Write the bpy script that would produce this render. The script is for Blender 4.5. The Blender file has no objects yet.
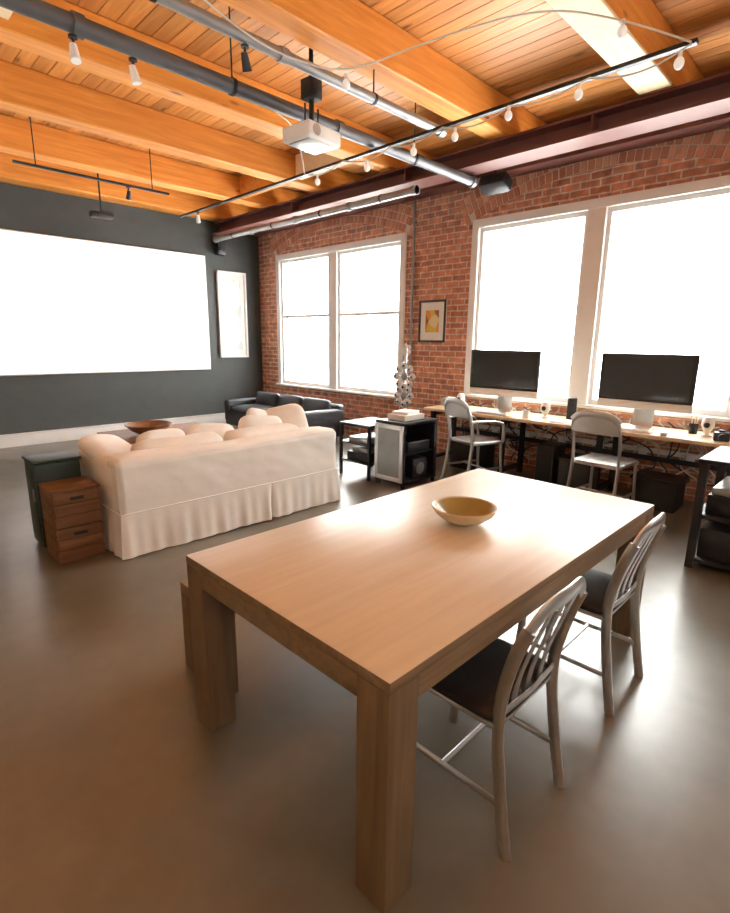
import bpy, bmesh, math, random
from mathutils import Vector, Matrix, Euler, noise
random.seed(7)
scene=bpy.context.scene
COL=scene.collection
B=6.0; D=8.9; XL=-3.0; YN=-3.5; ZD=3.93

# ---------------------------------------------------------------- materials
def newmat(name):
    m=bpy.data.materials.new(name); m.use_nodes=True
    nt=m.node_tree; nt.nodes.clear()
    o=nt.nodes.new('ShaderNodeOutputMaterial'); b=nt.nodes.new('ShaderNodeBsdfPrincipled')
    nt.links.new(b.outputs[0],o.inputs[0])
    return m,nt,b
def ramp(nt,stops):
    r=nt.nodes.new('ShaderNodeValToRGB')
    els=r.color_ramp.elements
    while len(els)<len(stops): els.new(0.5)
    for e,(p,c) in zip(els,stops):
        e.position=p; e.color=(c[0],c[1],c[2],1)
    return r
def simple(name,col,rough=.5,metal=0,bump=0,bscale=60,var=.08,vscale=6,spec=.5,emit=0):
    m,nt,b=newmat(name); N=nt.nodes; L=nt.links
    tc=N.new('ShaderNodeTexCoord'); n=N.new('ShaderNodeTexNoise'); n.inputs['Scale'].default_value=vscale; n.inputs['Detail'].default_value=4
    L.new(tc.outputs['Object'],n.inputs['Vector'])
    lo=[c*(1-var) for c in col]; hi=[min(1,c*(1+var)) for c in col]
    r=ramp(nt,[(.3,lo),(.7,hi)]); L.new(n.outputs['Fac'],r.inputs[0]); L.new(r.outputs[0],b.inputs['Base Color'])
    b.inputs['Roughness'].default_value=rough; b.inputs['Metallic'].default_value=metal
    b.inputs['Specular IOR Level'].default_value=spec
    if bump:
        n2=N.new('ShaderNodeTexNoise'); n2.inputs['Scale'].default_value=bscale; n2.inputs['Detail'].default_value=3
        L.new(tc.outputs['Object'],n2.inputs['Vector'])
        bp=N.new('ShaderNodeBump'); bp.inputs['Strength'].default_value=bump; bp.inputs['Distance'].default_value=.02
        L.new(n2.outputs['Fac'],bp.inputs['Height']); L.new(bp.outputs[0],b.inputs['Normal'])
    if emit:
        L.new(r.outputs[0],b.inputs['Emission Color']); b.inputs['Emission Strength'].default_value=emit
    return m
def wood(name,c1,c2,axis='x',rough=.45,island=.25,scale=1.0,spec=.4,knots=False,ar=14,dist=.6):
    m,nt,b=newmat(name); N=nt.nodes; L=nt.links
    tc=N.new('ShaderNodeTexCoord'); mp=N.new('ShaderNodeMapping')
    s=[ar*scale]*3; s['xyz'.index(axis)]=.9*scale
    mp.inputs['Scale'].default_value=s
    geo=N.new('ShaderNodeNewGeometry')
    add=N.new('ShaderNodeVectorMath'); add.operation='ADD'
    mul=N.new('ShaderNodeMath'); mul.operation='MULTIPLY'; mul.inputs[1].default_value=37
    L.new(geo.outputs['Random Per Island'],mul.inputs[0])
    L.new(tc.outputs['Object'],add.inputs[0]); L.new(mul.outputs[0],add.inputs[1])
    L.new(add.outputs[0],mp.inputs['Vector'])
    n=N.new('ShaderNodeTexNoise'); n.inputs['Scale'].default_value=1.6; n.inputs['Detail'].default_value=8; n.inputs['Roughness'].default_value=.62; n.inputs['Distortion'].default_value=dist
    L.new(mp.outputs[0],n.inputs['Vector'])
    r=ramp(nt,[(.3,c1),(.52,[(a+bb)/2 for a,bb in zip(c1,c2)]),(.7,c2)]); L.new(n.outputs['Fac'],r.inputs[0])
    hsv=N.new('ShaderNodeHueSaturation')
    mr=N.new('ShaderNodeMapRange'); mr.inputs['To Min'].default_value=1-island; mr.inputs['To Max'].default_value=1+island
    L.new(geo.outputs['Random Per Island'],mr.inputs['Value']); L.new(mr.outputs[0],hsv.inputs['Value'])
    L.new(r.outputs[0],hsv.inputs['Color'])
    last=hsv.outputs[0]
    if knots:
        vo=N.new('ShaderNodeTexVoronoi'); vo.inputs['Scale'].default_value=1.0
        mp2=N.new('ShaderNodeMapping'); s2=[5,5,5]; s2['xyz'.index(axis)]=1.6; mp2.inputs['Scale'].default_value=s2
        L.new(add.outputs[0],mp2.inputs['Vector']); L.new(mp2.outputs[0],vo.inputs['Vector'])
        r2=ramp(nt,[(.05,(1,1,1)),(.13,(0,0,0))]); L.new(vo.outputs['Distance'],r2.inputs[0])
        mx=N.new('ShaderNodeMix'); mx.data_type='RGBA'; L.new(r2.outputs[0],mx.inputs[0]); L.new(last,mx.inputs[6]); mx.inputs[7].default_value=(c1[0]*.35,c1[1]*.3,c1[2]*.3,1)
        last=mx.outputs[2]
    L.new(last,b.inputs['Base Color'])
    b.inputs['Roughness'].default_value=rough; b.inputs['Specular IOR Level'].default_value=spec
    bp=N.new('ShaderNodeBump'); bp.inputs['Strength'].default_value=.1; bp.inputs['Distance'].default_value=.01
    L.new(n.outputs['Fac'],bp.inputs['Height']); L.new(bp.outputs[0],b.inputs['Normal'])
    return m
def brickmat():
    m,nt,b=newmat('brick_masonry'); N=nt.nodes; L=nt.links
    tc=N.new('ShaderNodeTexCoord'); sx=N.new('ShaderNodeSeparateXYZ'); cx=N.new('ShaderNodeCombineXYZ')
    L.new(tc.outputs['Object'],sx.inputs[0])
    ad=N.new('ShaderNodeMath'); ad.operation='ADD'; L.new(sx.outputs[0],ad.inputs[0]); L.new(sx.outputs[1],ad.inputs[1])
    L.new(ad.outputs[0],cx.inputs[0]); L.new(sx.outputs[2],cx.inputs[1])
    nz=N.new('ShaderNodeTexNoise'); nz.inputs['Scale'].default_value=5; L.new(tc.outputs['Object'],nz.inputs['Vector'])
    sc=N.new('ShaderNodeVectorMath'); sc.operation='SCALE'; sc.inputs[3].default_value=.02; L.new(nz.outputs['Color'],sc.inputs[0])
    av=N.new('ShaderNodeVectorMath'); av.operation='ADD'; L.new(cx.outputs[0],av.inputs[0]); L.new(sc.outputs[0],av.inputs[1])
    br=N.new('ShaderNodeTexBrick'); L.new(av.outputs[0],br.inputs['Vector'])
    br.inputs['Scale'].default_value=1; br.inputs['Brick Width'].default_value=.22; br.inputs['Row Height'].default_value=.077
    br.inputs['Mortar Size'].default_value=.0095; br.inputs['Mortar Smooth'].default_value=.3; br.inputs['Bias'].default_value=0
    br.inputs['Color1'].default_value=(.74,.32,.18,1); br.inputs['Color2'].default_value=(.48,.18,.10,1); br.inputs['Mortar'].default_value=(.76,.65,.54,1)
    n=N.new('ShaderNodeTexNoise'); n.inputs['Scale'].default_value=9; n.inputs['Detail'].default_value=6; L.new(tc.outputs['Object'],n.inputs['Vector'])
    r=ramp(nt,[(.35,(.62,.57,.57)),(.6,(1.0,.95,.9)),(.75,(1.3,1.3,1.28))]); L.new(n.outputs['Fac'],r.inputs[0])
    mx=N.new('ShaderNodeMix'); mx.data_type='RGBA'; mx.blend_type='MULTIPLY'; mx.inputs[0].default_value=1
    L.new(br.outputs['Color'],mx.inputs[6]); L.new(r.outputs[0],mx.inputs[7]); L.new(mx.outputs[2],b.inputs['Base Color'])
    b.inputs['Roughness'].default_value=.85
    inv=N.new('ShaderNodeMath'); inv.operation='SUBTRACT'; inv.inputs[0].default_value=1; L.new(br.outputs['Fac'],inv.inputs[1])
    a2=N.new('ShaderNodeMath'); a2.operation='MULTIPLY_ADD'; a2.inputs[1].default_value=.4; L.new(n.outputs['Fac'],a2.inputs[0]); L.new(inv.outputs[0],a2.inputs[2])
    bp=N.new('ShaderNodeBump'); bp.inputs['Strength'].default_value=.6; bp.inputs['Distance'].default_value=.012
    L.new(a2.outputs[0],bp.inputs['Height']); L.new(bp.outputs[0],b.inputs['Normal'])
    return m
def brickpiece():
    m,nt,b=newmat('arch_brick'); N=nt.nodes; L=nt.links
    geo=N.new('ShaderNodeNewGeometry'); r=ramp(nt,[(0,(.46,.17,.10)),(.6,(.64,.28,.16)),(1,(.74,.38,.24))]); L.new(geo.outputs['Random Per Island'],r.inputs[0])
    tc=N.new('ShaderNodeTexCoord'); n=N.new('ShaderNodeTexNoise'); n.inputs['Scale'].default_value=20; L.new(tc.outputs['Object'],n.inputs['Vector'])
    bp=N.new('ShaderNodeBump'); bp.inputs['Strength'].default_value=.4; bp.inputs['Distance'].default_value=.01; L.new(n.outputs['Fac'],bp.inputs['Height']); L.new(bp.outputs[0],b.inputs['Normal'])
    L.new(r.outputs[0],b.inputs['Base Color']); b.inputs['Roughness'].default_value=.85
    return m
def floormat():
    m,nt,b=newmat('polished_concrete'); N=nt.nodes; L=nt.links
    tc=N.new('ShaderNodeTexCoord')
    n=N.new('ShaderNodeTexNoise'); n.inputs['Scale'].default_value=.9; n.inputs['Detail'].default_value=7; n.inputs['Roughness'].default_value=.6
    L.new(tc.outputs['Object'],n.inputs['Vector'])
    r=ramp(nt,[(.25,(.105,.090,.064)),(.5,(.155,.135,.098)),(.75,(.215,.190,.145))]); L.new(n.outputs['Fac'],r.inputs[0])
    n3=N.new('ShaderNodeTexNoise'); n3.inputs['Scale'].default_value=9; n3.inputs['Detail'].default_value=6; L.new(tc.outputs['Object'],n3.inputs['Vector'])
    r3=ramp(nt,[(.3,(.88,.88,.87)),(.7,(1.0,1.0,1.0))]); L.new(n3.outputs['Fac'],r3.inputs[0])
    mx=N.new('ShaderNodeMix'); mx.data_type='RGBA'; mx.blend_type='MULTIPLY'; mx.inputs[0].default_value=1
    L.new(r.outputs[0],mx.inputs[6]); L.new(r3.outputs[0],mx.inputs[7]); L.new(mx.outputs[2],b.inputs['Base Color'])
    n2=N.new('ShaderNodeTexNoise'); n2.inputs['Scale'].default_value=2.2; n2.inputs['Detail'].default_value=6; n2.inputs['Roughness'].default_value=.6; L.new(tc.outputs['Object'],n2.inputs['Vector'])
    mr=N.new('ShaderNodeMapRange'); mr.inputs['From Min'].default_value=.3; mr.inputs['From Max'].default_value=.7; mr.inputs['To Min'].default_value=.285; mr.inputs['To Max'].default_value=.36
    L.new(n2.outputs['Fac'],mr.inputs['Value']); L.new(mr.outputs[0],b.inputs['Roughness'])
    b.inputs['IOR'].default_value=1.6; b.inputs['Specular IOR Level'].default_value=.9
    return m

M={}
M['brick']=brickmat(); M['archbrick']=brickpiece(); M['floor']=floormat()
M['mortar']=simple('mortar',(.72,.61,.51),.95,bump=.4)
M['dark']=simple('charcoal_paint',(.055,.060,.058),.75,bump=.05,bscale=90)
M['plaster']=simple('warm_plaster',(.46,.42,.35),.9)
M['deck']=wood('deck_pine',(.46,.175,.04),(.69,.305,.085),'y',island=.22,knots=True)
M['joist']=wood('timber_fir',(.62,.205,.03),(.86,.36,.068),'x',island=.1,knots=True,rough=.55)
M['pale']=wood('pale_timber',(.80,.62,.38),(.92,.78,.54),'x',island=.05,rough=.55)  # lighter tone for one joist underside and two blocking pieces
M['deckdark']=simple('gap_dark',(.05,.02,.01),.9)
M['redsteel']=simple('red_oxide_steel',(.14,.045,.035),.55,0,bump=.1)
M['white']=simple('white_paint',(.86,.85,.83),.5,var=.02)
M['screen']=simple('screen_fabric_glow',(.95,.95,.95),.9,var=.01,emit=1.0)  # emission stands in for the projector's light on the fabric
M['galv']=simple('galvanised_pipe',(.34,.34,.34),.4,.7)
M['pipedark']=simple('painted_pipe',(.12,.12,.125),.45,.4)
M['black']=simple('black_plastic',(.018,.018,.02),.45)
M['blackmet']=simple('black_metal',(.03,.03,.032),.5,.5)
M['alu']=simple('brushed_aluminium',(.70,.70,.69),.29,1.0,var=.05,vscale=30)
M['alumat']=simple('satin_grey_metal',(.58,.57,.55),.36,.9,var=.05)
M['seat']=simple('black_leather_seat',(.014,.012,.012),.5,bump=.1,bscale=120)
M['leather']=simple('black_leather',(.03,.033,.04),.42,bump=.15,bscale=50)
M['table']=wood('table_oak_lit',(.68,.57,.41),(.79,.69,.53),'x',island=.0,rough=.34,scale=1.0,spec=.6,dist=.2)  # oak paled to carry window light on the top; legs and edge are darker copies
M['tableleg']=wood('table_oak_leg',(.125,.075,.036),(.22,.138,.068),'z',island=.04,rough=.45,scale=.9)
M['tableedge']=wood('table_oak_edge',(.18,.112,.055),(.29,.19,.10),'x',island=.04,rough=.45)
M['desk']=wood('desk_ply',(.60,.42,.24),(.80,.62,.40),'y',island=.03,rough=.4)
M['crate']=wood('crate_wood',(.13,.06,.026),(.26,.13,.062),'x',island=.2,rough=.6)
M['green']=simple('green_painted_metal',(.010,.028,.016),.45,bump=.05)
M['sofa']=simple('cream_slipcover',(.92,.89,.83),.95,bump=.3,bscale=4,var=.02)
M['pillow']=simple('cream_pillow',(.93,.91,.86),.95,bump=.25,bscale=9,var=.02)
M['bowl']=wood('bowl_wood',(.60,.48,.30),(.74,.62,.42),'x',island=0,rough=.35)
M['bowlin']=simple('bowl_glaze',(.36,.28,.09),.3,var=.1,vscale=9)
M['walnut']=wood('walnut',(.14,.06,.03),(.30,.14,.07),'x',rough=.4)
M['glasswhite']=simple('bulb_glass',(.88,.86,.80),.15,var=.02,emit=.3)
M['cable']=simple('white_cable',(.70,.66,.60),.6)
M['cablek']=simple('dark_cable',(.04,.04,.04),.6)
M['monitor']=simple('monitor_glass',(.03,.033,.036),.1,var=.02)
M['paper']=simple('paper',(.85,.83,.78),.9,var=.03)
M['artframe']=simple('picture_frame_black',(.03,.025,.02),.4)
M['orange']=simple('magazine_orange',(.65,.3,.1),.6)
m,nt,b=newmat('clear_glass'); b.inputs['Transmission Weight'].default_value=1; b.inputs['Roughness'].default_value=.02; b.inputs['IOR'].default_value=1.1; b.inputs['Base Color'].default_value=(.9,.93,.95,1); M['glass']=m
M['doorglass']=simple('frosted_cabinet_glass',(.20,.21,.21),.12,var=.25,vscale=3)
def artmat():
    m,nt,b=newmat('abstract_print'); N=nt.nodes; L=nt.links
    tc=N.new('ShaderNodeTexCoord'); v=N.new('ShaderNodeTexVoronoi'); v.inputs['Scale'].default_value=9
    L.new(tc.outputs['Object'],v.inputs['Vector'])
    r=ramp(nt,[(.1,(.75,.5,.08)),(.4,(.75,.33,.05)),(.65,(.35,.12,.06)),(.8,(.75,.65,.35))])
    r.color_ramp.interpolation='CONSTANT'
    sp=N.new('ShaderNodeSeparateColor'); L.new(v.outputs['Color'],sp.inputs[0]); L.new(sp.outputs[0],r.inputs[0]); L.new(r.outputs[0],b.inputs['Base Color']); b.inputs['Roughness'].default_value=.7
    return m
M['art']=artmat()
def printmat():
    m,nt,b=newmat('line_print'); N=nt.nodes; L=nt.links
    tc=N.new('ShaderNodeTexCoord'); v=N.new('ShaderNodeTexVoronoi'); v.distance='MANHATTAN'; v.inputs['Scale'].default_value=6
    L.new(tc.outputs['Object'],v.inputs['Vector']); sp=N.new('ShaderNodeSeparateColor'); L.new(v.outputs['Color'],sp.inputs[0])
    r=ramp(nt,[(0,(.42,.44,.44)),(.45,(.60,.61,.60)),(1,(.74,.74,.72))]); L.new(sp.outputs[0],r.inputs[0]); L.new(r.outputs[0],b.inputs['Base Color']); b.inputs['Roughness'].default_value=.5
    return m
M['print']=printmat()

# ---------------------------------------------------------------- mesh builder
class MB:
    def __init__(s,name): s.name=name; s.bm=bmesh.new(); s.mats=[]
    def mi(s,k):
        if k not in s.mats: s.mats.append(k)
        return s.mats.index(k)
    def _merge(s,b2,k,mat4=None):
        if mat4 is not None: bmesh.ops.transform(b2,matrix=mat4,verts=b2.verts)
        bmesh.ops.recalc_face_normals(b2,faces=b2.faces)
        i=s.mi(k)
        for f in b2.faces: f.material_index=i; f.smooth=True
        me=bpy.data.meshes.new('t'); b2.to_mesh(me); b2.free(); s.bm.from_mesh(me); bpy.data.meshes.remove(me)
    def box(s,c,d,k,r=0,seg=2,rot=None):
        b2=bmesh.new(); bmesh.ops.create_cube(b2,size=1)
        bmesh.ops.scale(b2,vec=d,verts=b2.verts)
        if r: bmesh.ops.bevel(b2,geom=b2.edges[:],offset=r,segments=seg,profile=.5,affect='EDGES')
        T=Matrix.Translation(c)
        if rot is not None:
            if not isinstance(rot,Matrix): rot=Euler(rot).to_matrix().to_4x4()
            T=T@rot
        s._merge(b2,k,T)
    def bb(s,a,b,k,r=0,seg=2):
        s.box([(x+y)/2 for x,y in zip(a,b)],[abs(y-x) for x,y in zip(a,b)],k,r,seg)
    def cyl(s,p0,p1,r0,k,r1=None,seg=20):
        p0=Vector(p0);p1=Vector(p1); r1=r0 if r1 is None else r1
        b2=bmesh.new(); bmesh.ops.create_cone(b2,cap_ends=True,segments=seg,radius1=r0,radius2=r1,depth=(p1-p0).length)
        q=(p1-p0).to_track_quat('Z','Y').to_matrix().to_4x4()
        s._merge(b2,k,Matrix.Translation((p0+p1)/2)@q)
    def sph(s,c,r,k,seg=16,scale=(1,1,1)):
        b2=bmesh.new(); bmesh.ops.create_uvsphere(b2,u_segments=seg,v_segments=seg//2+2,radius=r)
        s._merge(b2,k,Matrix.Translation(c)@Matrix.Diagonal((*scale,1)))
    def tube(s,pts,r,k,sec=10,ref=None,r2=None,smooth=0):
        pts=[Vector(p) for p in pts]
        for _ in range(smooth):
            n=[pts[0]]
            for a,b in zip(pts[:-1],pts[1:]): n+= [a*.75+b*.25,a*.25+b*.75]
            n.append(pts[-1]); pts=n
        r2=r if r2 is None else r2
        b2=bmesh.new(); rings=[]; N=None
        for i,p in enumerate(pts):
            t=(pts[min(i+1,len(pts)-1)]-pts[max(i-1,0)]).normalized()
            if ref is not None: N=Vector(ref)
            elif N is None: N=Vector((0,0,1)) if abs(t.z)<.9 else Vector((1,0,0))
            N=(N-t*N.dot(t)).normalized(); Bn=t.cross(N)
            rings.append([b2.verts.new(p+N*r*math.cos(a)+Bn*r2*math.sin(a)) for a in [2*math.pi*j/sec for j in range(sec)]])
        for a,b in zip(rings[:-1],rings[1:]):
            for j in range(sec): b2.faces.new((a[j],a[(j+1)%sec],b[(j+1)%sec],b[j]))
        b2.faces.new(rings[0][::-1]); b2.faces.new(rings[-1])
        s._merge(b2,k)
    def lathe(s,prof,c,k,seg=40):
        b2=bmesh.new(); rings=[]
        for r,z in prof:
            if r<1e-5: rings.append([b2.verts.new((0,0,z))])
            else: rings.append([b2.verts.new((r*math.cos(2*math.pi*j/seg),r*math.sin(2*math.pi*j/seg),z)) for j in range(seg)])
        for a,b in zip(rings[:-1],rings[1:]):
            for j in range(seg):
                q=[a[j%len(a)],a[(j+1)%len(a)],b[(j+1)%len(b)],b[j%len(b)]]
                u=[]
                for v in q:
                    if v not in u: u.append(v)
                if len(u)>2: b2.faces.new(u)
        s._merge(b2,k,Matrix.Translation(c))
    def cushion(s,c,d,k,rot=(0,0,0),e=.35,n=28,amp=.006):
        b2=bmesh.new(); rings=[]
        f=lambda v,p: math.copysign(abs(v)**p,v)
        for i in range(n//2+1):
            ph=-math.pi/2+math.pi*i/(n//2); ring=[]
            for j in range(n):
                th=2*math.pi*j/n
                x=f(math.cos(ph),e*1.2)*f(math.cos(th),e); y=f(math.cos(ph),e*1.2)*f(math.sin(th),e); z=f(math.sin(ph),.8)
                v=Vector((x*d[0]/2,y*d[1]/2,z*d[2]/2)); v+=noise.noise_vector(v*7+Vector(c))*amp*2
                ring.append(b2.verts.new(v))
            rings.append(ring)
        for a,b in zip(rings[:-1],rings[1:]):
            for j in range(n): b2.faces.new((a[j],a[(j+1)%n],b[(j+1)%n],b[j]))
        bmesh.ops.remove_doubles(b2,verts=b2.verts,dist=1e-4)
        s._merge(b2,k,Matrix.Translation(c)@Euler(rot).to_matrix().to_4x4())
    def grid(s,fn,nu,nv,k):
        b2=bmesh.new(); g=[[b2.verts.new(fn(i/nu,j/nv)) for j in range(nv+1)] for i in range(nu+1)]
        for i in range(nu):
            for j in range(nv): b2.faces.new((g[i][j],g[i+1][j],g[i+1][j+1],g[i][j+1]))
        s._merge(b2,k)
    def done(s,loc=(0,0,0),rz=0,sharp=40,sc=1):
        me=bpy.data.meshes.new(s.name)
        if sc!=1: bmesh.ops.scale(s.bm,vec=(sc,sc,sc),verts=s.bm.verts)
        s.bm.to_mesh(me); s.bm.free()
        for k in s.mats: me.materials.append(M[k])
        me.set_sharp_from_angle(angle=math.radians(sharp))
        o=bpy.data.objects.new(s.name,me); COL.objects.link(o); o.location=loc; o.rotation_euler=(0,0,rz)
        return o

# ---------------------------------------------------------------- room shell
WT=.14
b=MB('floor'); b.bb((XL,YN,-.15),(B+WT,D+.3,0),'floor'); b.done()
b=MB('wall_back'); b.bb((XL-.3,D,0),(B+WT,D+.3,4.2),'dark'); b.done()
W1=(5.15,8.32,.72,3.10); W2=(.88,4.03,.86,3.10); W3=(-2.9,.20,.86,3.10)
wins=[W1,W2,W3]
b=MB('wall_right')
ys=[YN]+[v for w in sorted(wins) for v in w[:2]]+[D]
for i in range(0,len(ys),2): b.bb((B,ys[i],0),(B+WT,ys[i+1],4.2),'brick')
for w in wins:
    b.bb((B,w[0],0),(B+WT,w[1],w[2]),'brick'); b.bb((B,w[0],w[3]),(B+WT,w[1],4.2),'brick')
for w in wins:
    yc=(w[0]+w[1])/2; half=(w[1]-w[0])/2+.10; rise=.36; z0=w[3]-.06
    R=(half*half+rise*rise)/(2*rise); zc=z0+rise-R; a0=math.asin(half/R)
    for ring in range(3):
        ri=R+ring*.115; n=int(2*a0*ri/.078)
        for i in range(n):
            a=-a0+2*a0*(i+.5)/n
            if zc+ri*math.cos(a)<w[3]+.01 and abs(ri*math.sin(a))<(w[1]-w[0])/2+.05: continue
            b.box((B-.004,yc+(ri+.055)*math.sin(a),zc+(ri+.055)*math.cos(a)),(.03,.062,.103),'archbrick',rot=Matrix.Rotation(-a,4,'X'))
    def band(u,v): 
        a=-a0+2*a0*u; r=R+v*.345
        return Vector((B-.006,yc+r*math.sin(a),max(zc+r*math.cos(a),w[3]+.0 if abs(r*math.sin(a))<(w[1]-w[0])/2 else 0)))
    b.grid(band,60,4,'mortar')
b.done()
b=MB('wall_left'); b.bb((XL-.3,YN,0),(XL,D,4.2),'plaster'); b.done()
b=MB('wall_front'); b.bb((XL-.3,YN-.3,0),(B+WT,YN,4.2),'plaster'); b.done()
b=MB('baseboard_back'); b.bb((XL,D-.05,0),(5.9,D-.001,.17),'white',.006); b.bb((XL,D-.065,.17),(5.9,D-.001,.19),'white'); b.done()

b=MB('ceiling')
x=XL
while x<B:
    w=.135
    ylist=[YN]
    while ylist[-1]<D: ylist.append(ylist[-1]+random.choice([2.4,3.0,3.6,4.2]))
    ylist[-1]=D
    for y0,y1 in zip(ylist[:-1],ylist[1:]):
        if y1>y0: b.bb((x+.004,y0+.002,ZD),(min(x+w-.004,B),y1-.002,ZD+.04),'deck')
    x+=w
b.bb((XL,YN,ZD+.014),(B+WT,D,ZD+.25),'deckdark')
b.done()
joist_y=[-2.6,-1.1,.28,1.78,3.26,4.78,6.08,7.42]
b=MB('ceiling_joists')
for y in joist_y:
    b.bb((XL,y-.22,3.6),(B,y,ZD-.001),'joist',.012,1)
b.bb((XL,D-.34,3.62),(B,D-.002,ZD-.001),'joist',.012,1)
b.bb((XL,1.55,3.575),(4.95,1.79,3.5995),'pale',.004,1)  # thin paler board along the underside of one joist
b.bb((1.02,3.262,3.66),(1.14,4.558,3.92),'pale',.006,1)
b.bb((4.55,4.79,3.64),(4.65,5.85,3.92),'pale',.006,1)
b.bb((4.55,6.09,3.64),(4.65,7.19,3.92),'joist',.006,1)
b.done()

b=MB('steel_beam')
x0,x1=5.04,5.34; zb,zt=3.41,3.598
b.bb((x0,YN,zb),(x1,D,zb+.024),'redsteel'); b.bb((x0,YN,zt-.024),(x1,D,zt),'redsteel'); b.bb(((x0+x1)/2-.012,YN,zb+.024),((x0+x1)/2+.012,D,zt-.024),'redsteel')
b.bb((5.72,YN,3.50),(5.745,D,3.598),'redsteel'); b.bb((5.745,YN,3.50),(B-.03,D,3.52),'redsteel')
for y in [0.3,2.2,4.4,6.6]:
    b.bb((x0+.02,y,zb+.024),((x0+x1)/2-.012,y+.02,zt-.024),'redsteel')
b.done()

def window(name,w,rails):
    y0,y1,z0,z1=w; e=MB(name); fx0=B-.03; fx1=B+.12; t=.10
    e.bb((fx0,y0,z1-t),(fx1,y1,z1),'white',.006)
    e.bb((fx0-.05,y0-.02,z0+.001),(fx1,y1+.02,z0+.035),'white',.006)
    zl,zh=z0+.035,z1-t
    e.bb((fx0,y0,zl),(fx1,y0+t,zh),'white',.004); e.bb((fx0,y1-t,zl),(fx1,y1,zh),'white',.004)
    ym=(y0+y1)/2; e.bb((fx0,ym-.10,zl),(fx1,ym+.10,zh),'white',.004)
    for a,c in ((y0+t,ym-.1),(ym+.1,y1-t)):
        xa,xb=B+.02,B+.09
        e.bb((xa,a,zl),(xb,a+.045,zh),'white'); e.bb((xa,c-.045,zl),(xb,c,zh),'white')
        e.bb((xa,a+.045,zl),(xb,c-.045,zl+.06),'white'); e.bb((xa,a+.045,zh-.05),(xb,c-.045,zh),'white')
        if rails: e.bb((xa,a+.045,rails),(xb,c-.045,rails+.045),'white')
        e.bb((B+.10,a,zl),(B+.105,c,zh),'glass')
    return e.done()
window('window_1',W1,1.98); window('window_2',W2,None); window('window_3',W3,None)
b=MB('wall_conduit'); b.cyl((B-.03,5.0,1.2),(B-.03,5.0,3.49),.018,'galv'); 
for z in (1.5,2.4,3.2): b.bb((B-.05,4.97,z),(B-.001,5.03,z+.03),'galv')
b.done()

# ---------------------------------------------------------------- screen + wall art
b=MB('projection_screen'); b.bb((1.25,D-.05,1.03),(4.84,D-.012,3.02),'white',.004); b.bb((1.27,D-.054,1.05),(4.82,D-.049,3.0),'screen'); b.done()
b=MB('framed_print'); x0,x1,z0,z1=5.06,5.66,1.24,2.80
b.bb((x0,D-.03,z0),(x1,D-.002,z1),'paper',.004)
for a in ((x0,z0,x0+.045,z1),(x1-.045,z0,x1,z1),(x0+.045,z0,x1-.045,z0+.045),(x0+.045,z1-.045,x1-.045,z1)): b.bb((a[0],D-.055,a[1]),(a[2],D-.029,a[3]),'white',.004)
b.bb((x0+.12,D-.034,z0+.14),(x1-.12,D-.029,z1-.14),'print'); b.done()
b=MB('framed_artwork'); y0,y1,z0,z1=4.39,4.86,1.57,2.15
b.bb((B-.02,y0,z0),(B-.002,y1,z1),'paper')
for a in ((y0,z0,y0+.03,z1),(y1-.03,z0,y1,z1),(y0+.03,z0,y1-.03,z0+.03),(y0+.03,z1-.03,y1-.03,z1)): b.bb((B-.035,a[0],a[1]),(B-.019,a[2],a[3]),'artframe',.003)
b.bb((B-.024,4.51,1.71),(B-.019,4.74,2.01),'art'); b.done()
b=MB('wall_speaker'); b.bb((5.02,D-.2,3.05),(5.18,D-.05,3.33),'black',.02); b.cyl((5.1,D-.2,3.15),(5.1,D-.215,3.15),.05,'blackmet'); b.bb((5.07,D-.05,3.1),(5.13,D-.001,3.25),'blackmet'); b.done()

# ---------------------------------------------------------------- dining table
X0,X1,Y0,Y1=.85,2.95,.745,1.835; L=.12; th=.035; ap=.07
b=MB('dining_table')
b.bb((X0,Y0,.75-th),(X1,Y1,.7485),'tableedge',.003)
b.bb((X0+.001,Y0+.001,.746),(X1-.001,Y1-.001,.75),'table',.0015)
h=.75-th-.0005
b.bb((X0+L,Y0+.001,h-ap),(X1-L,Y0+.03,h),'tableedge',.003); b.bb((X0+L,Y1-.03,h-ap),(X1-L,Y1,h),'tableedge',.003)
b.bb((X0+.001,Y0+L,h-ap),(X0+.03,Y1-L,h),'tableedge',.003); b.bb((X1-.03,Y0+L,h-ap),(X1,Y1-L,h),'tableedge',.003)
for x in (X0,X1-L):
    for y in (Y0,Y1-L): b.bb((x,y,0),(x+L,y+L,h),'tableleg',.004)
b.done()
b=MB('dining_bench'); X0,X1,Y0,Y1=.99,2.78,1.86,2.22
b.bb((X0,Y0,.40),(X1,Y1,.45),'tableedge',.004)
for x in (X0,X1-.08):
    b.bb((x,Y0,0),(x+.08,Y0+.09,.3995),'tableleg',.003); b.bb((x,Y1-.09,0),(x+.08,Y1,.3995),'tableleg',.003); b.bb((x+.01,Y0+.09,.33),(x+.07,Y1-.09,.3995),'tableleg')
b.done()
b=MB('wooden_bowl')
b.lathe([(0,0),(.05,0),(.055,.004),(.10,.022),(.135,.05),(.15,.074),(.155,.080),(.150,.084),(.140,.080)],(0,0,0),'bowl')
b.lathe([(.140,.080),(.122,.055),(.09,.03),(.04,.014),(0,.012)],(0,0,0),'bowlin')
b.done((1.97,1.29,.7505))

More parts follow.
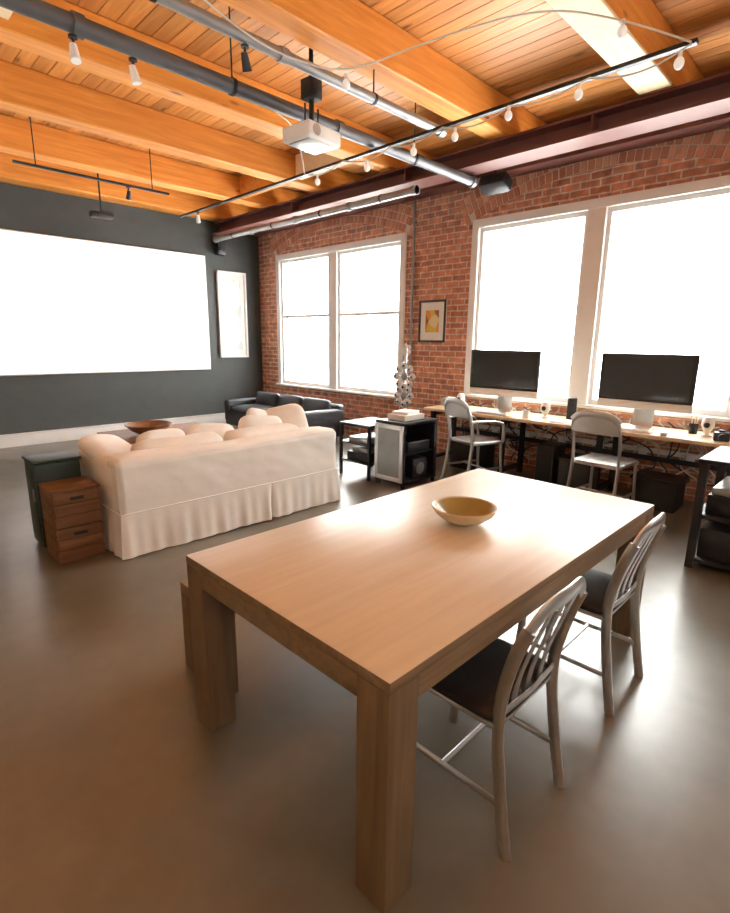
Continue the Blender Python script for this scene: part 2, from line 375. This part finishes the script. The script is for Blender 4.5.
# ---------------------------------------------------------------- chairs (front = +Y local)
def chair(name,loc,rz,metal='alu',pad=True,arms=False,slats=True,sc=1):
    b=MB(name)
    for sx in (-1,1):
        b.tube([(sx*.192,-.262,.0),(sx*.187,-.225,.2),(sx*.182,-.195,.42),(sx*.182,-.20,.55),(sx*.186,-.235,.70),(sx*.178,-.268,.79)],.011,metal,ref=(1,0,0),r2=.021,smooth=2)
        b.tube([(sx*.185,.205,.0),(sx*.18,.185,.2),(sx*.175,.175,.435)],.012,metal,ref=(1,0,0),r2=.018,smooth=1)
        b.tube([(sx*.182,.185,.17),(sx*.185,-.225,.17)],.008,metal,ref=(1,0,0),r2=.012)
    top=[]
    for i in range(25):
        t=-1+2*i/24; x=.180*t; z=.785+.065*(1-abs(t)**3.5); y=-.268-.026*(1-t*t)
        top.append((x,y,z))
    b.tube(top,.010,metal,ref=(0,1,0),r2=.028)
    if slats:
        for x in (-.085,0,.085):
            b.tube([(x,-.19,.44),(x,-.20,.55),(x,-.245,.70),(x,-.29,.83)],.004,metal,ref=(0,1,0),r2=.020,smooth=2)
        b.tube([(-.18,-.198,.475),(0,-.21,.475),(.18,-.198,.475)],.006,metal,ref=(0,1,0),r2=.014)
    else:
        def pan(u,v,o):
            t=-1+2*u; return Vector((.182*t,-.262-.026*(1-t*t)+o,.70+.125*v))
        b.grid(lambda u,v:pan(u,v,0.006),16,2,metal); b.grid(lambda u,v:pan(u,v,-.006),16,2,metal)
        b.tube([(.182*(-1+i/4),-.256-.026*(1-(-1+i/4)**2),.70) for i in range(9)],.008,metal)
    b.tube([(-.183,.0,.17),(.183,.0,.17)],.009,metal)
    b.box((0,.0,.43),(.385,.40,.022),metal,.01)
    b.tube([(-.185,.185,.425),(.185,.185,.425)],.012,metal)
    if pad: b.cushion((0,.0,.457),(.41,.42,.05),'seat',e=.3,amp=.001)
    else: b.cushion((0,.0,.446),(.39,.40,.025),metal,e=.3,amp=.0)
    if arms:
        for sx in (-1,1):
            b.tube([(sx*.185,-.22,.66),(sx*.21,-.10,.665),(sx*.225,.08,.655),(sx*.215,.17,.62),(sx*.19,.185,.44)],.012,metal,smooth=2,ref=(0,0,1),r2=.018)
    return b.done(loc,rz,sc=sc)
chair('dining_chair',(1.44,.855,0),0,sc=1.0)
chair('dining_chair',(2.34,.865,0),0,sc=1.0)
chair('desk_chair',(5.00,3.17,0),math.radians(-90-18),'alumat',False,True,False,sc=1.12)
chair('desk_chair',(4.96,1.72,0),math.radians(-90-3),'alumat',False,False,False,sc=1.15)

# ---------------------------------------------------------------- sofa (back faces -Y)
def sofa():
    X0,X1,Y0,Y1=1.26,3.35,3.71,4.62; cx=(X0+X1)/2; W=X1-X0; Dp=Y1-Y0
    b=MB('slipcovered_sofa')
    hx,hy=W/2,Dp/2
    def perim(s):
        L=[W,Dp,W,Dp]; s=s*(2*W+2*Dp)
        for i,l in enumerate(L):
            if s<=l or i==3: break
            s-=l
        c=[(-hx,-hy),(hx,-hy),(hx,hy),(-hx,hy)][i]; d=[(1,0),(0,1),(-1,0),(0,-1)][i]; nn=[(0,-1),(1,0),(0,1),(-1,0)][i]
        return c[0]+d[0]*s,c[1]+d[1]*s,nn,s,l,i
    def skirt(u,v):
        x,y,nn,s,l,i=perim(u)
        z=.010+v*.33
        fl=(1-v)
        k=.007*math.sin(s*13+math.sin(s*5)*2)+.006*math.sin(s*31+1)+.004*math.sin(s*57)
        pl= -.045*math.exp(-((s-l*.62)/.013)**2)+.02*math.exp(-((s-l*.62+.04)/.03)**2)+.015*math.exp(-((s-l*.62-.045)/.03)**2)
        off=.003+fl*(.022+k)+pl*fl
        e=min(s,l-s)
        if e<.03: 
            sgn=-1 if s<l/2 else 1
            d=[(1,0),(0,1),(-1,0),(0,-1)][i]
            x+=d[0]*sgn*off*(1-e/.03); y+=d[1]*sgn*off*(1-e/.03)
            off=.003+fl*.022 + (off-.003-fl*.022)*(e/.03)
        return Vector((x+nn[0]*off,y+nn[1]*off,z))
    b.grid(skirt,900,8,'sofa')
    b.box((0,0,.19),(W-.08,Dp-.08,.34),'sofa',.02)
    def backf(u,v):
        x=-hx+W*u; 
        zt=.735+.006*math.sin(u*9)+.004*math.sin(u*23)
        prof=[(0,-hy,.33),(.7,-hy+.0,.68),(.8,-hy+.012,zt-.02),(.86,-hy+.04,zt),(1,-hy+.25,zt-.005)]
        for (a,ya,za),(c,yb,zb_) in zip(prof[:-1],prof[1:]):
            if v<=c: t=(v-a)/(c-a); y=ya+(yb-ya)*t; z=za+(zb_-za)*t; break
        w=noise.noise(Vector((x*2.2,z*3.5+x*.8,1.3)))*.012+noise.noise(Vector((x*6+z*5,z*9,4)))*.005
        if v<.8: y-=w*min(1,v*4)
        else: z+=w*.6
        ex=min(u,1-u)*W
        if ex<.03:
            y+=.02*(1-ex/.03)
            if v>.75: z-=.012*(1-ex/.03)
        return Vector((x,y,z))
    b.grid(backf,140,40,'sofa')
    b.box((0,-hy+.14,.52),(W-.012,.22,.40),'sofa',.04,4)
    for sx in (-1,1): b.box((sx*(hx-.112),.05,.485),(.22,Dp-.11,.42),'sofa',.055,4)
    for sx in (-1,1): b.cushion((sx*.41,.12,.42),(.80,.62,.2),'sofa',e=.25)
    for sx in (-1,1): b.cushion((sx*.41,-.10,.595),(.80,.38,.22),'sofa',rot=(math.radians(98),0,0),e=.3,amp=.012)
    z=.335; b.tube([(-hx-.002,-hy-.004,z),(hx+.002,-hy-.004,z),(hx+.004,hy,z)],.005,'sofa'); b.tube([(-hx-.004,-hy,z),(-hx-.004,hy,z)],.005,'sofa')
    b.cushion((-.86,.18,.69),(.42,.40,.14),'pillow',rot=(math.radians(28),.1,.5),e=.5)
    b.cushion((-.50,-.02,.66),(.46,.38,.15),'pillow',rot=(math.radians(72),0,.15),e=.5)
    b.cushion((-.05,.0,.66),(.46,.38,.15),'pillow',rot=(math.radians(70),.05,-.1),e=.5)
    b.cushion((.46,-.02,.69),(.46,.38,.15),'pillow',rot=(math.radians(70),.1,-.2),e=.5)
    b.cushion((.80,.08,.73),(.48,.42,.15),'pillow',rot=(math.radians(64),-.2,-.6),e=.5)
    b.cushion((.62,.16,.72),(.42,.40,.14),'pillow',rot=(math.radians(55),.3,.2),e=.5)
    return b.done((cx,(Y0+Y1)/2,0))
sofa()

# ---------------------------------------------------------------- crates + cabinet left of sofa
b=MB('wooden_crate_stack'); X0,X1,Y0,Y1=.89,1.20,3.92,4.24
for i in range(2):
    z0=.0+i*.262; z1=z0+.26
    b.bb((X0+.014,Y0+.014,z0),(X1-.014,Y1-.014,z0+.015),'crate')
    for k in range(3):
        za=z0+.003+k*.086; zb_=za+.083
        b.bb((X0+.012,Y0,za),(X1-.012,Y0+.013,zb_),'crate',.002); b.bb((X0+.012,Y1-.013,za),(X1-.012,Y1,zb_),'crate',.002)
        b.bb((X0,Y0,za),(X0+.0115,Y1,zb_),'crate',.002); b.bb((X1-.0115,Y0,za),(X1,Y1,zb_),'crate',.002)
    for x in (X0+.013,X1-.038):
        for y in (Y0+.014,Y1-.039): b.bb((x,y,z0+.015),(x+.025,y+.025,z1-.002),'crate')
    b.bb(((X0+X1)/2-.045,Y0-.001,z0+.195),((X0+X1)/2+.045,Y0+.004,z0+.22),'black',.002)
b.bb((X0+.015,Y0+.015,.30),(X1-.015,Y1-.015,.505),'crate')
b.bb((X0-.005,Y0-.005,.523),(X1+.005,Y1+.005,.54),'crate',.003)
b.done()
b=MB('green_cabinet'); X0,X1,Y0,Y1=.88,1.19,4.27,4.56
b.bb((X0,Y0,.02),(X1,Y1,.67),'green',.012); b.bb((X0+.03,Y0+.03,0),(X1-.03,Y1-.03,.03),'black'); b.bb((X0-.006,Y0+.03,.08),(X0+.004,Y1-.03,.62),'green',.004); b.bb((X0-.015,Y0+.05,.38),(X0-.007,Y0+.07,.48),'galv'); b.bb((X0-.01,Y0-.01,.671),(X1+.01,Y1+.01,.695),'green',.006); b.done()

# ---------------------------------------------------------------- coffee table with bowl
b=MB('coffee_table'); b.bb((2.1,5.95,.40),(3.4,6.75,.44),'walnut',.006)
for x in (2.14,3.3):
    for y in (6.0,6.64): b.bb((x,y,0),(x+.06,y+.06,.4),'walnut')
b.bb((2.2,6.03,.12),(3.3,6.67,.14),'walnut'); b.done()
b=MB('fruit_bowl'); b.lathe([(0,0),(.09,0),(.20,.06),(.27,.13),(.262,.135),(.19,.065),(.08,.012),(0,.01)],(0,0,0),'walnut'); b.done((2.52,6.2,.4405))

# ---------------------------------------------------------------- black leather sofa
def lounge(name,loc,rz,w,hh=.42):
    b=MB(name); h=w/2
    b.box((0,0,.22),(w-.02,.80,.24),'leather',.03); b.box((0,-.33,.11+hh/2+.07),(w-.01,.16,hh),'leather',.05,3)
    for sx in (-1,1): b.box((sx*(h-.07),0.01,.35),(.14,.80,.38),'leather',.04,3)
    n=max(1,round((w-.28)/.65)); cw=(w-.28)/n
    for i in range(n):
        x=-h+.14+cw*(i+.5); b.cushion((x,.07,.38),(cw-.01,.62,.14),'leather',e=.25); b.cushion((x,-.2,.52),(cw-.02,.30,.14),'leather',rot=(math.radians(100),0,0),e=.3)
    for sx in (-1,1):
        for sy in (-1,1): b.cyl((sx*(h-.08),sy*.33,0),(sx*(h-.08),sy*.33,.11),.02,'galv')
    return b.done(loc,rz)
lounge('black_leather_sofa',(5.1,7.05,0),math.radians(90),2.3)

# ---------------------------------------------------------------- side table + glass cabinet
b=MB('black_side_table'); X0,X1,Y0,Y1=4.1,4.66,4.0,4.5
b.bb((X0,Y0,.61),(X1,Y1,.64),'black',.004); b.bb((X0,Y0,.18),(X1,Y1,.20),'black'); b.bb((X0,Y0,.40),(X1,Y1,.415),'black')
for x in (X0,X1-.03):
    for y in (Y0,Y1-.03): b.bb((x,y,0),(x+.03,y+.03,.61),'black')
b.bb((X0+.05,Y0+.06,.20),(X1-.08,Y1-.08,.29),'blackmet',.005); b.bb((X0+.06,Y0+.1,.415),(X1-.1,Y1-.1,.47),'alumat',.004); b.bb((X0+.1,Y0+.1,.29),(X1-.1,Y1-.12,.34),'galv',.004)
b.done()
b=MB('glass_door_cabinet'); X0,X1,Y0,Y1=4.12,4.70,3.50,3.92; H=.73
b.bb((X0,Y0,H-.03),(X1,Y1,H),'blackmet',.004); b.bb((X0,Y0,.05),(X1,Y1,.08),'blackmet'); b.bb((X1-.02,Y0,.08),(X1,Y1,H-.03),'black'); b.bb((X0,Y1-.02,.08),(X1-.02,Y1,H-.03),'black')
for x in (X0,X1-.05): b.bb((x,Y0,.0),(x+.03,Y0+.03,H-.03),'blackmet'); b.bb((x,Y1-.05,0),(x+.03,Y1-.02,H-.03),'blackmet')
b.bb((X0+.02,Y0+.03,.36),(X1-.02,Y1-.02,.375),'black')
t=.05
b.bb((X0-.02,Y0+.005,.07),(X0-.002,Y0+t,H-.03),'alumat',.003); b.bb((X0-.02,Y1-t,.07),(X0-.002,Y1-.005,H-.03),'alumat',.003)
b.bb((X0-.019,Y0+t,.07),(X0-.002,Y1-t,.07+t),'alumat',.003); b.bb((X0-.019,Y0+t,H-.03-t),(X0-.002,Y1-t,H-.03),'alumat',.003)
b.bb((X0-.013,Y0+t,.12),(X0-.009,Y1-t,H-.08),'doorglass')
b.bb((X0+.2,Y0+.03,.08),(X0+.45,Y0+.2,.30),'black',.01); b.cyl((X0+.32,Y0+.028,.19),(X0+.32,Y0+.02,.19),.07,'galv'); b.bb((X0+.12,Y0+.04,.375),(X0+.5,Y0+.3,.50),'blackmet',.01)
b.done()
b=MB('paper_stack'); b.box((0,0,.03),(.34,.26,.06),'paper',.004); b.box((.02,.02,.075),(.28,.2,.03),'white',.004,rot=(0,0,.2)); b.done((4.4,3.72,.7305))
b=MB('flower_sculpture')
b.lathe([(0,0),(.09,0),(.09,.012),(.02,.03),(.012,.05)],(0,0,0),'galv',24)
b.tube([(0,0,.03),(.01,0,.3),(-.01,.01,.6),(0,0,.98)],.018,'alu',smooth=2)
for zc_,rr in ((.36,.16),(.60,.19)):
    for i in range(8):
        a=i*math.pi/4; p=Vector((-.03,rr*.7*math.cos(a),zc_+rr*.7*math.sin(a)))
        b.tube([(0,0,zc_),p],.008,'alu'); 
        b.sph(p,.048,'alu',10,(.5,1,1)); b.sph(p+Vector((-.022,0,0)),.014,'black',8)
    b.sph((-.03,0,zc_),.05,'galv',12,(.6,1,1))
for i in range(5):
    a=i*2*math.pi/5; b.sph((.0,.05*math.cos(a),.93+.05*math.sin(a)),.03,'white',8,(.5,1,1))
b.done((5.0,4.25,.5505))
b=MB('plant_pedestal'); b.bb((4.85,4.10,0),(5.15,4.40,.53),'black',.006); b.bb((4.83,4.08,.53),(5.17,4.42,.55),'blackmet',.003); b.done()

# ---------------------------------------------------------------- desk
b=MB('long_desk'); X0,X1,Y0,Y1=5.26,5.89,.72,4.15
b.bb((X0,Y0,.715),(X1,Y1,.75),'desk',.004)
for y in (Y0+.05,1.9,3.0,Y1-.13):
    for x in (X0+.05,X1-.11): b.bb((x,y,0),(x+.05,y+.05,.7145),'blackmet')
    b.bb((X0+.1,y,.66),(X1-.11,y+.05,.7145),'blackmet'); b.bb((X0+.1,y,.08),(X1-.11,y+.05,.12),'blackmet')
b.bb((X1-.09,Y0+.1,.40),(X1-.07,Y1-.13,.45),'blackmet')
b.done()
def imac(name,loc,rz,w=.88):
    b=MB(name); h=.54; z0=.20
    b.bb((-.012,-w/2,z0+.075),(.025,w/2,z0+h),'black',.008); b.bb((-.015,-w/2+.03,z0+.105),(-.0125,w/2-.03,z0+h-.03),'monitor')
    b.bb((-.013,-w/2,z0),(.025,w/2,z0+.074),'white',.006)
    b.tube([(.03,0,z0+.25),(.09,0,z0+.10),(.08,0,.03),(.04,0,.008)],.10,'alu',ref=(0,1,0),r2=.006,smooth=2)
    b.box((.0,0,.006),(.22,.24,.012),'alu',.004)
    return b.done(loc,rz)
imac('desktop_computer',(5.62,3.24,.7505),math.radians(2),.90)
imac('desktop_computer',(5.58,1.65,.7505),math.radians(-2),.88)
def kb(loc,rz):
    b=MB('keyboard'); b.box((0,0,.008),(.12,.42,.012),'white',.003)
    for i in range(4):
        for j in range(13): b.box((-.04+i*.026,-.18+j*.03,.017),(.02,.024,.006),'paper',.002)
    return b.done(loc,rz)
kb((5.38,3.2,.7505),0); kb((5.38,1.68,.7505),0)
def spk(loc):
    b=MB('desk_speaker'); b.lathe([(0,0),(.045,0),(.045,.01),(.015,.025),(.03,.05),(.055,.10),(.05,.15),(.03,.18),(0,.185)],(0,0,0),'white',24); b.sph((-.045,0,.11),.028,'black',12,(.5,1,1)); return b.done(loc)
spk((5.58,2.65,.7505)); spk((5.60,1.07,.7505)); spk((5.62,3.83,.7505))
b=MB('bookshelf_speaker'); b.box((0,0,.12),(.12,.10,.24),'black',.01); b.cyl((-.061,0,.08),(-.066,0,.08),.036,'blackmet'); b.cyl((-.061,0,.17),(-.066,0,.17),.02,'blackmet'); b.done((5.7,2.40,.7505),.4)
b=MB('desk_papers'); b.box((0,0,.004),(.22,.3,.008),'paper'); b.box((.03,.05,.012),(.2,.28,.008),'white',rot=(0,0,.3)); b.done((5.40,2.3,.7505))
b=MB('desk_papers'); b.box((0,0,.004),(.2,.28,.008),'paper',rot=(0,0,-.2)); b.box((.01,-.03,.02),(.16,.22,.022),'orange',.002,rot=(0,0,.1)); b.done((5.42,3.75,.7505))
b=MB('coffee_mug'); b.lathe([(0,0),(.035,0),(.038,.005),(.04,.09),(.036,.09),(.034,.008),(0,.008)],(0,0,0),'white',24); b.tube([(-.038,0,.07),(-.065,0,.065),(-.065,0,.03),(-.038,0,.02)],.005,'white',smooth=2); b.done((5.38,2.78,.7505))
b=MB('camera_gadget'); b.box((0,0,.04),(.07,.12,.08),'black',.01); b.cyl((-.035,0,.04),(-.075,0,.04),.032,'black'); b.box((0,0,.09),(.03,.05,.02),'black',.005); b.done((5.42,.92,.7505),.3)
b=MB('computer_mouse'); b.cushion((0,0,.015),(.11,.06,.03),'white',e=.7,amp=0); b.done((5.36,1.36,.7505))
b=MB('desk_drive'); b.box((0,0,.03),(.16,.12,.06),'alumat',.012); b.box((0,0,.066),(.12,.1,.01),'black',.003); b.done((5.62,2.18,.7505),.1)
b=MB('desk_clutter_box'); b.box((0,0,.05),(.14,.2,.10),'alumat',.01); b.box((0,0,.105),(.10,.12,.012),'white',.004); b.done((5.66,4.03,.7505),.1)
b=MB('pencil_cup'); b.lathe([(0,0),(.035,0),(.04,.1),(.036,.1),(.032,.006),(0,.006)],(0,0,0),'blackmet',20)
for i in range(5): b.cyl((.015*math.cos(i*1.3),.015*math.sin(i*1.3),.01),(.03*math.cos(i*1.3),.03*math.sin(i*1.3),.17),.004,'orange' if i%2 else 'cable',seg=8)
b.done((5.68,1.0+.22-.02,.7505))
b=MB('computer_tower'); b.bb((5.45,2.45,0.0),(5.76,2.65,.46),'black',.01); b.bb((5.44,2.47,.03),(5.449,2.63,.43),'blackmet',.004); b.done()
b=MB('black_amplifier'); b.bb((5.4,3.35,0),(5.74,3.8,.36),'black',.01); b.cyl((5.4,3.57,.18),(5.385,3.57,.18),.12,'blackmet'); b.done()
b=MB('storage_box'); b.bb((5.4,1.2,0),(5.74,1.6,.28),'blackmet',.01); b.bb((5.38,1.18,.281),(5.76,1.62,.31),'black',.008); b.done()
b=MB('storage_box'); b.bb((5.4,2.02,0),(5.74,2.36,.34),'black',.01); b.bb((5.38,2.0,.341),(5.76,2.38,.37),'blackmet',.008); b.done()
b=MB('desk_cables')
random.seed(11)
for i in range(34):
    y=.95+i*.09; pts=[(5.95,y,.80)]
    for k in range(5): pts.append((5.945+random.uniform(-.02,.02),y+random.uniform(-.3,.3),.64-.12*k+random.uniform(-.06,.09)))
    b.tube(pts,.008,'cable' if i%3 else 'cablek',6,smooth=3)
b.bb((5.955,.9,.45),(5.985,3.9,.50),'white')
for i in range(6): b.bb((5.93,1.2+i*.45,.40),(5.96,1.28+i*.45,.50),'white',.004)
b.done()
b=MB('equipment_rack'); X0,X1,Y0,Y1=4.14,4.80,.36,.80; H=.80
for x in (X0,X1-.05):
    for y in (Y0,Y1-.05): b.bb((x,y,0),(x+.05,y+.05,H-.02),'blackmet')
for z in (.05,.38): b.bb((X0+.005,Y0+.005,z),(X1-.005,Y1-.005,z+.03),'black',.004)
b.bb((X0-.01,Y0-.01,H-.02),(X1+.01,Y1+.01,H+.01),'black',.004)
b.bb((X0+.06,Y0+.05,.08),(X1-.06,Y1-.05,.30),'black',.01); b.bb((X0+.06,Y0+.06,.41),(X1-.08,Y1-.06,.55),'blackmet',.01); b.bb((X0+.08,Y0+.07,.55),(X1-.1,Y1-.08,.60),'alumat',.006)
b.done()

# ---------------------------------------------------------------- ceiling services
def pipe(name,p0,p1,r,k,n,ztop):
    b=MB(name); p0=Vector(p0);p1=Vector(p1); b.cyl(p0,p1,r,k,seg=24); d=(p1-p0).normalized(); L=(p1-p0).length
    for i in range(n+1):
        c=p0+d*(L*i/n)
        a=c-d*.03 if i else c; e=a+d*.06; b.cyl(a,e,r*1.25,k,seg=24)
    for i in range(n):
        c=p0+d*(L*(i+.5)/n); b.cyl(c,(c.x,c.y,ztop),.006,'blackmet',seg=8); b.cyl(c-d*.012,c+d*.012,r*1.15,'blackmet')
    return b.done()
pipe('sprinkler_pipe',(-2.8,3.62,3.34),(5.3,3.62,3.34),.05,'pipedark',4,3.925)
pipe('conduit_pipe',(-2.8,3.12,3.40),(4.05,3.12,3.40),.036,'galv',4,3.598)
pipe('wall_pipe',(4.93,4.1,3.27),(4.93,8.6,3.27),.042,'galv',4,3.32)
b=MB('lighting_track'); b.bb((3.68,1.05,3.252),(3.72,7.4,3.276),'blackmet'); b.done()
b=MB('lighting_track'); b.bb((1.5,6.45,3.27),(3.1,6.48,3.295),'blackmet')
for x in (1.7,2.9): b.cyl((x,6.465,3.295),(x,6.465,3.925),.006,'blackmet',seg=8)
b.done()
def spot(name,loc,aim,k='black'):
    b=MB(name); a=Vector(aim).normalized(); b.cyl((0,0,0),(0,0,-.05),.008,'blackmet',seg=8); c=Vector((0,0,-.075)); b.cyl(c-a*.035,c+a*.06,.02,k,r1=.03,seg=20); b.cyl(c+a*.06,c+a*.062,.025,'glasswhite'); b.cyl((0,0,0),(0,0,-.012),.025,'blackmet'); return b.done(loc)
spot('track_spotlight',(2.62,6.465,3.2695),(0,.4,-1)); 
spot('track_spotlight',(1.22,3.62,3.277),(0,-.3,-1),'white'); spot('track_spotlight',(1.56,3.62,3.277),(.2,-.1,-1),'white'); spot('track_spotlight',(2.05,3.12,3.354),(.5,.4,-1),'black')
spot('track_spotlight',(3.7,6.9,3.2515),(.3,.5,-1),'white')
b=MB('ceiling_projector')
b.box((0,0,0),(.36,.30,.11),'white',.02,3); b.cyl((-.10,-.15,0),(-.10,-.155,0),.04,'alumat'); b.cyl((.09,.15,.0),(.09,.18,0),.045,'black'); b.box((0,0,-.058),(.28,.22,.012),'alumat',.004)
for i in range(6): b.box((.181,-.1+i*.035,0),(.004,.014,.06),'black')
b.cyl((0,0,.055),(0,0,.26),.02,'blackmet'); b.box((0,0,.065),(.18,.18,.015),'blackmet'); b.box((0,0,.33),(.12,.12,.14),'blackmet',.01); b.cyl((0,0,.26),(0,0,.80),.018,'blackmet')
for dx in (-.07,.07): b.cyl((dx,0,.06),(dx,0,.22),.008,'blackmet')
b.done((2.85,3.45,3.12),.1)
b=MB('string_lights')
pts=[]; n=60; y0,y1=1.06,4.5
for i in range(n+1):
    t=i/n; y=y0+(y1-y0)*t; sag=.05*abs(math.sin(t*math.pi*6)); pts.append((3.64+.02*math.sin(t*20),y,3.235-sag))
b.tube(pts,.006,'cable',6)
def bulb(p):
    p=Vector(p); b.cyl(p,p+Vector((0,0,-.035)),.012,'white',seg=10); b.sph(p+Vector((0,0,-.062)),.028,'glasswhite',14,(1,1,1.2))
for i in (1,11,20,28,35,45,57): bulb(pts[i])
q=[(3.62,1.06,3.235),(3.5,1.4,3.42),(3.2,1.75,3.50),(2.9,2.3,3.42),(2.7,2.9,3.34),(2.3,3.0,3.33),(2.0,3.0,3.34),(1.6,3.0,3.45)]
b.tube(q,.006,'cable',6,smooth=3)
for p in (q[1],q[4]): bulb(p)
q=[(3.62,4.5,3.235),(3.3,4.2,3.45),(2.9,3.85,3.38),(2.4,3.80,3.44),(1.9,3.85,3.5)]
b.tube(q,.006,'cable',6,smooth=3)
bulb(q[1])
b.done()
b=MB('ceiling_speaker'); b.box((0,0,0),(.2,.34,.14),'blackmet',.03,rot=(0,.4,0)); b.cyl((0,0,.05),(.0,0,.26),.015,'blackmet'); b.done((5.52,3.45,3.33))
b=MB('surround_speaker'); b.box((0,0,-.04),(.30,.14,.08),'black',.02); b.cyl((0,0,0),(0,0,.595),.012,'blackmet'); b.done((2.95,8.3,3.33))

# ---------------------------------------------------------------- lights
def area(name,loc,rot,sx,sy,p,col=(1,1,1),spread=180):
    l=bpy.data.lights.new(name,'AREA'); l.shape='RECTANGLE'; l.size=sx; l.size_y=sy; l.energy=p; l.color=col; l.spread=math.radians(spread)
    o=bpy.data.objects.new(name,l); COL.objects.link(o); o.location=loc; o.rotation_euler=rot; return o
for i,w in enumerate(wins):
    yc=(w[0]+w[1])/2; zc=(w[2]+w[3])/2
    area('window_daylight_%d'%(i+1),(B+.5,yc,zc),(0,math.radians(90),0),w[3]-w[2]+.6,w[1]-w[0]+.7,[730,730,110][i],(1,.972,.91))
area('rear_ceiling_fill',(-1.2,-1.0,1.9),(math.radians(150),0,math.radians(-40)),2.5,2.0,80,(1,.94,.84),110)  # added fill behind the camera to brighten the ceiling, no real fixture
area('left_ceiling_fill',(-1.5,5.0,1.9),(0,math.radians(-150),0),2.0,4,45,(1,.95,.86),110)  # added fill at the left, tilted up to lift the joists, no real lamp
area('rear_fill_light',(1.0,YN+.1,2.1),(math.radians(92),0,0),4.0,1.8,55,(1,.97,.92))  # added fill for the sofa back; the wall behind it has no window
w=bpy.data.worlds.new('World'); scene.world=w; w.use_nodes=True
w.node_tree.nodes['Background'].inputs[0].default_value=(1,1,1,1); w.node_tree.nodes['Background'].inputs[1].default_value=1.5

# ---------------------------------------------------------------- camera
f,pit,rol,head,h=514,.222,.012,.781,1.586
fh=Vector((math.cos(head),math.sin(head),0)); r=Vector((math.sin(head),-math.cos(head),0)); up=Vector((0,0,1))
F=fh*math.cos(pit)-up*math.sin(pit); U=up*math.cos(pit)+fh*math.sin(pit)
R2=r*math.cos(rol)+U*math.sin(rol); U2=U*math.cos(rol)-r*math.sin(rol)
cd=bpy.data.cameras.new('camera'); co=bpy.data.objects.new('camera',cd); COL.objects.link(co)
m=Matrix((R2,U2,-F)).transposed().to_4x4(); m.translation=(0,0,h); co.matrix_world=m
cd.sensor_fit='VERTICAL'; cd.sensor_height=36; cd.lens=36*f/913; cd.clip_start=.05
scene.camera=co
scene.view_settings.view_transform='Standard'
scene.view_settings.exposure=0.05
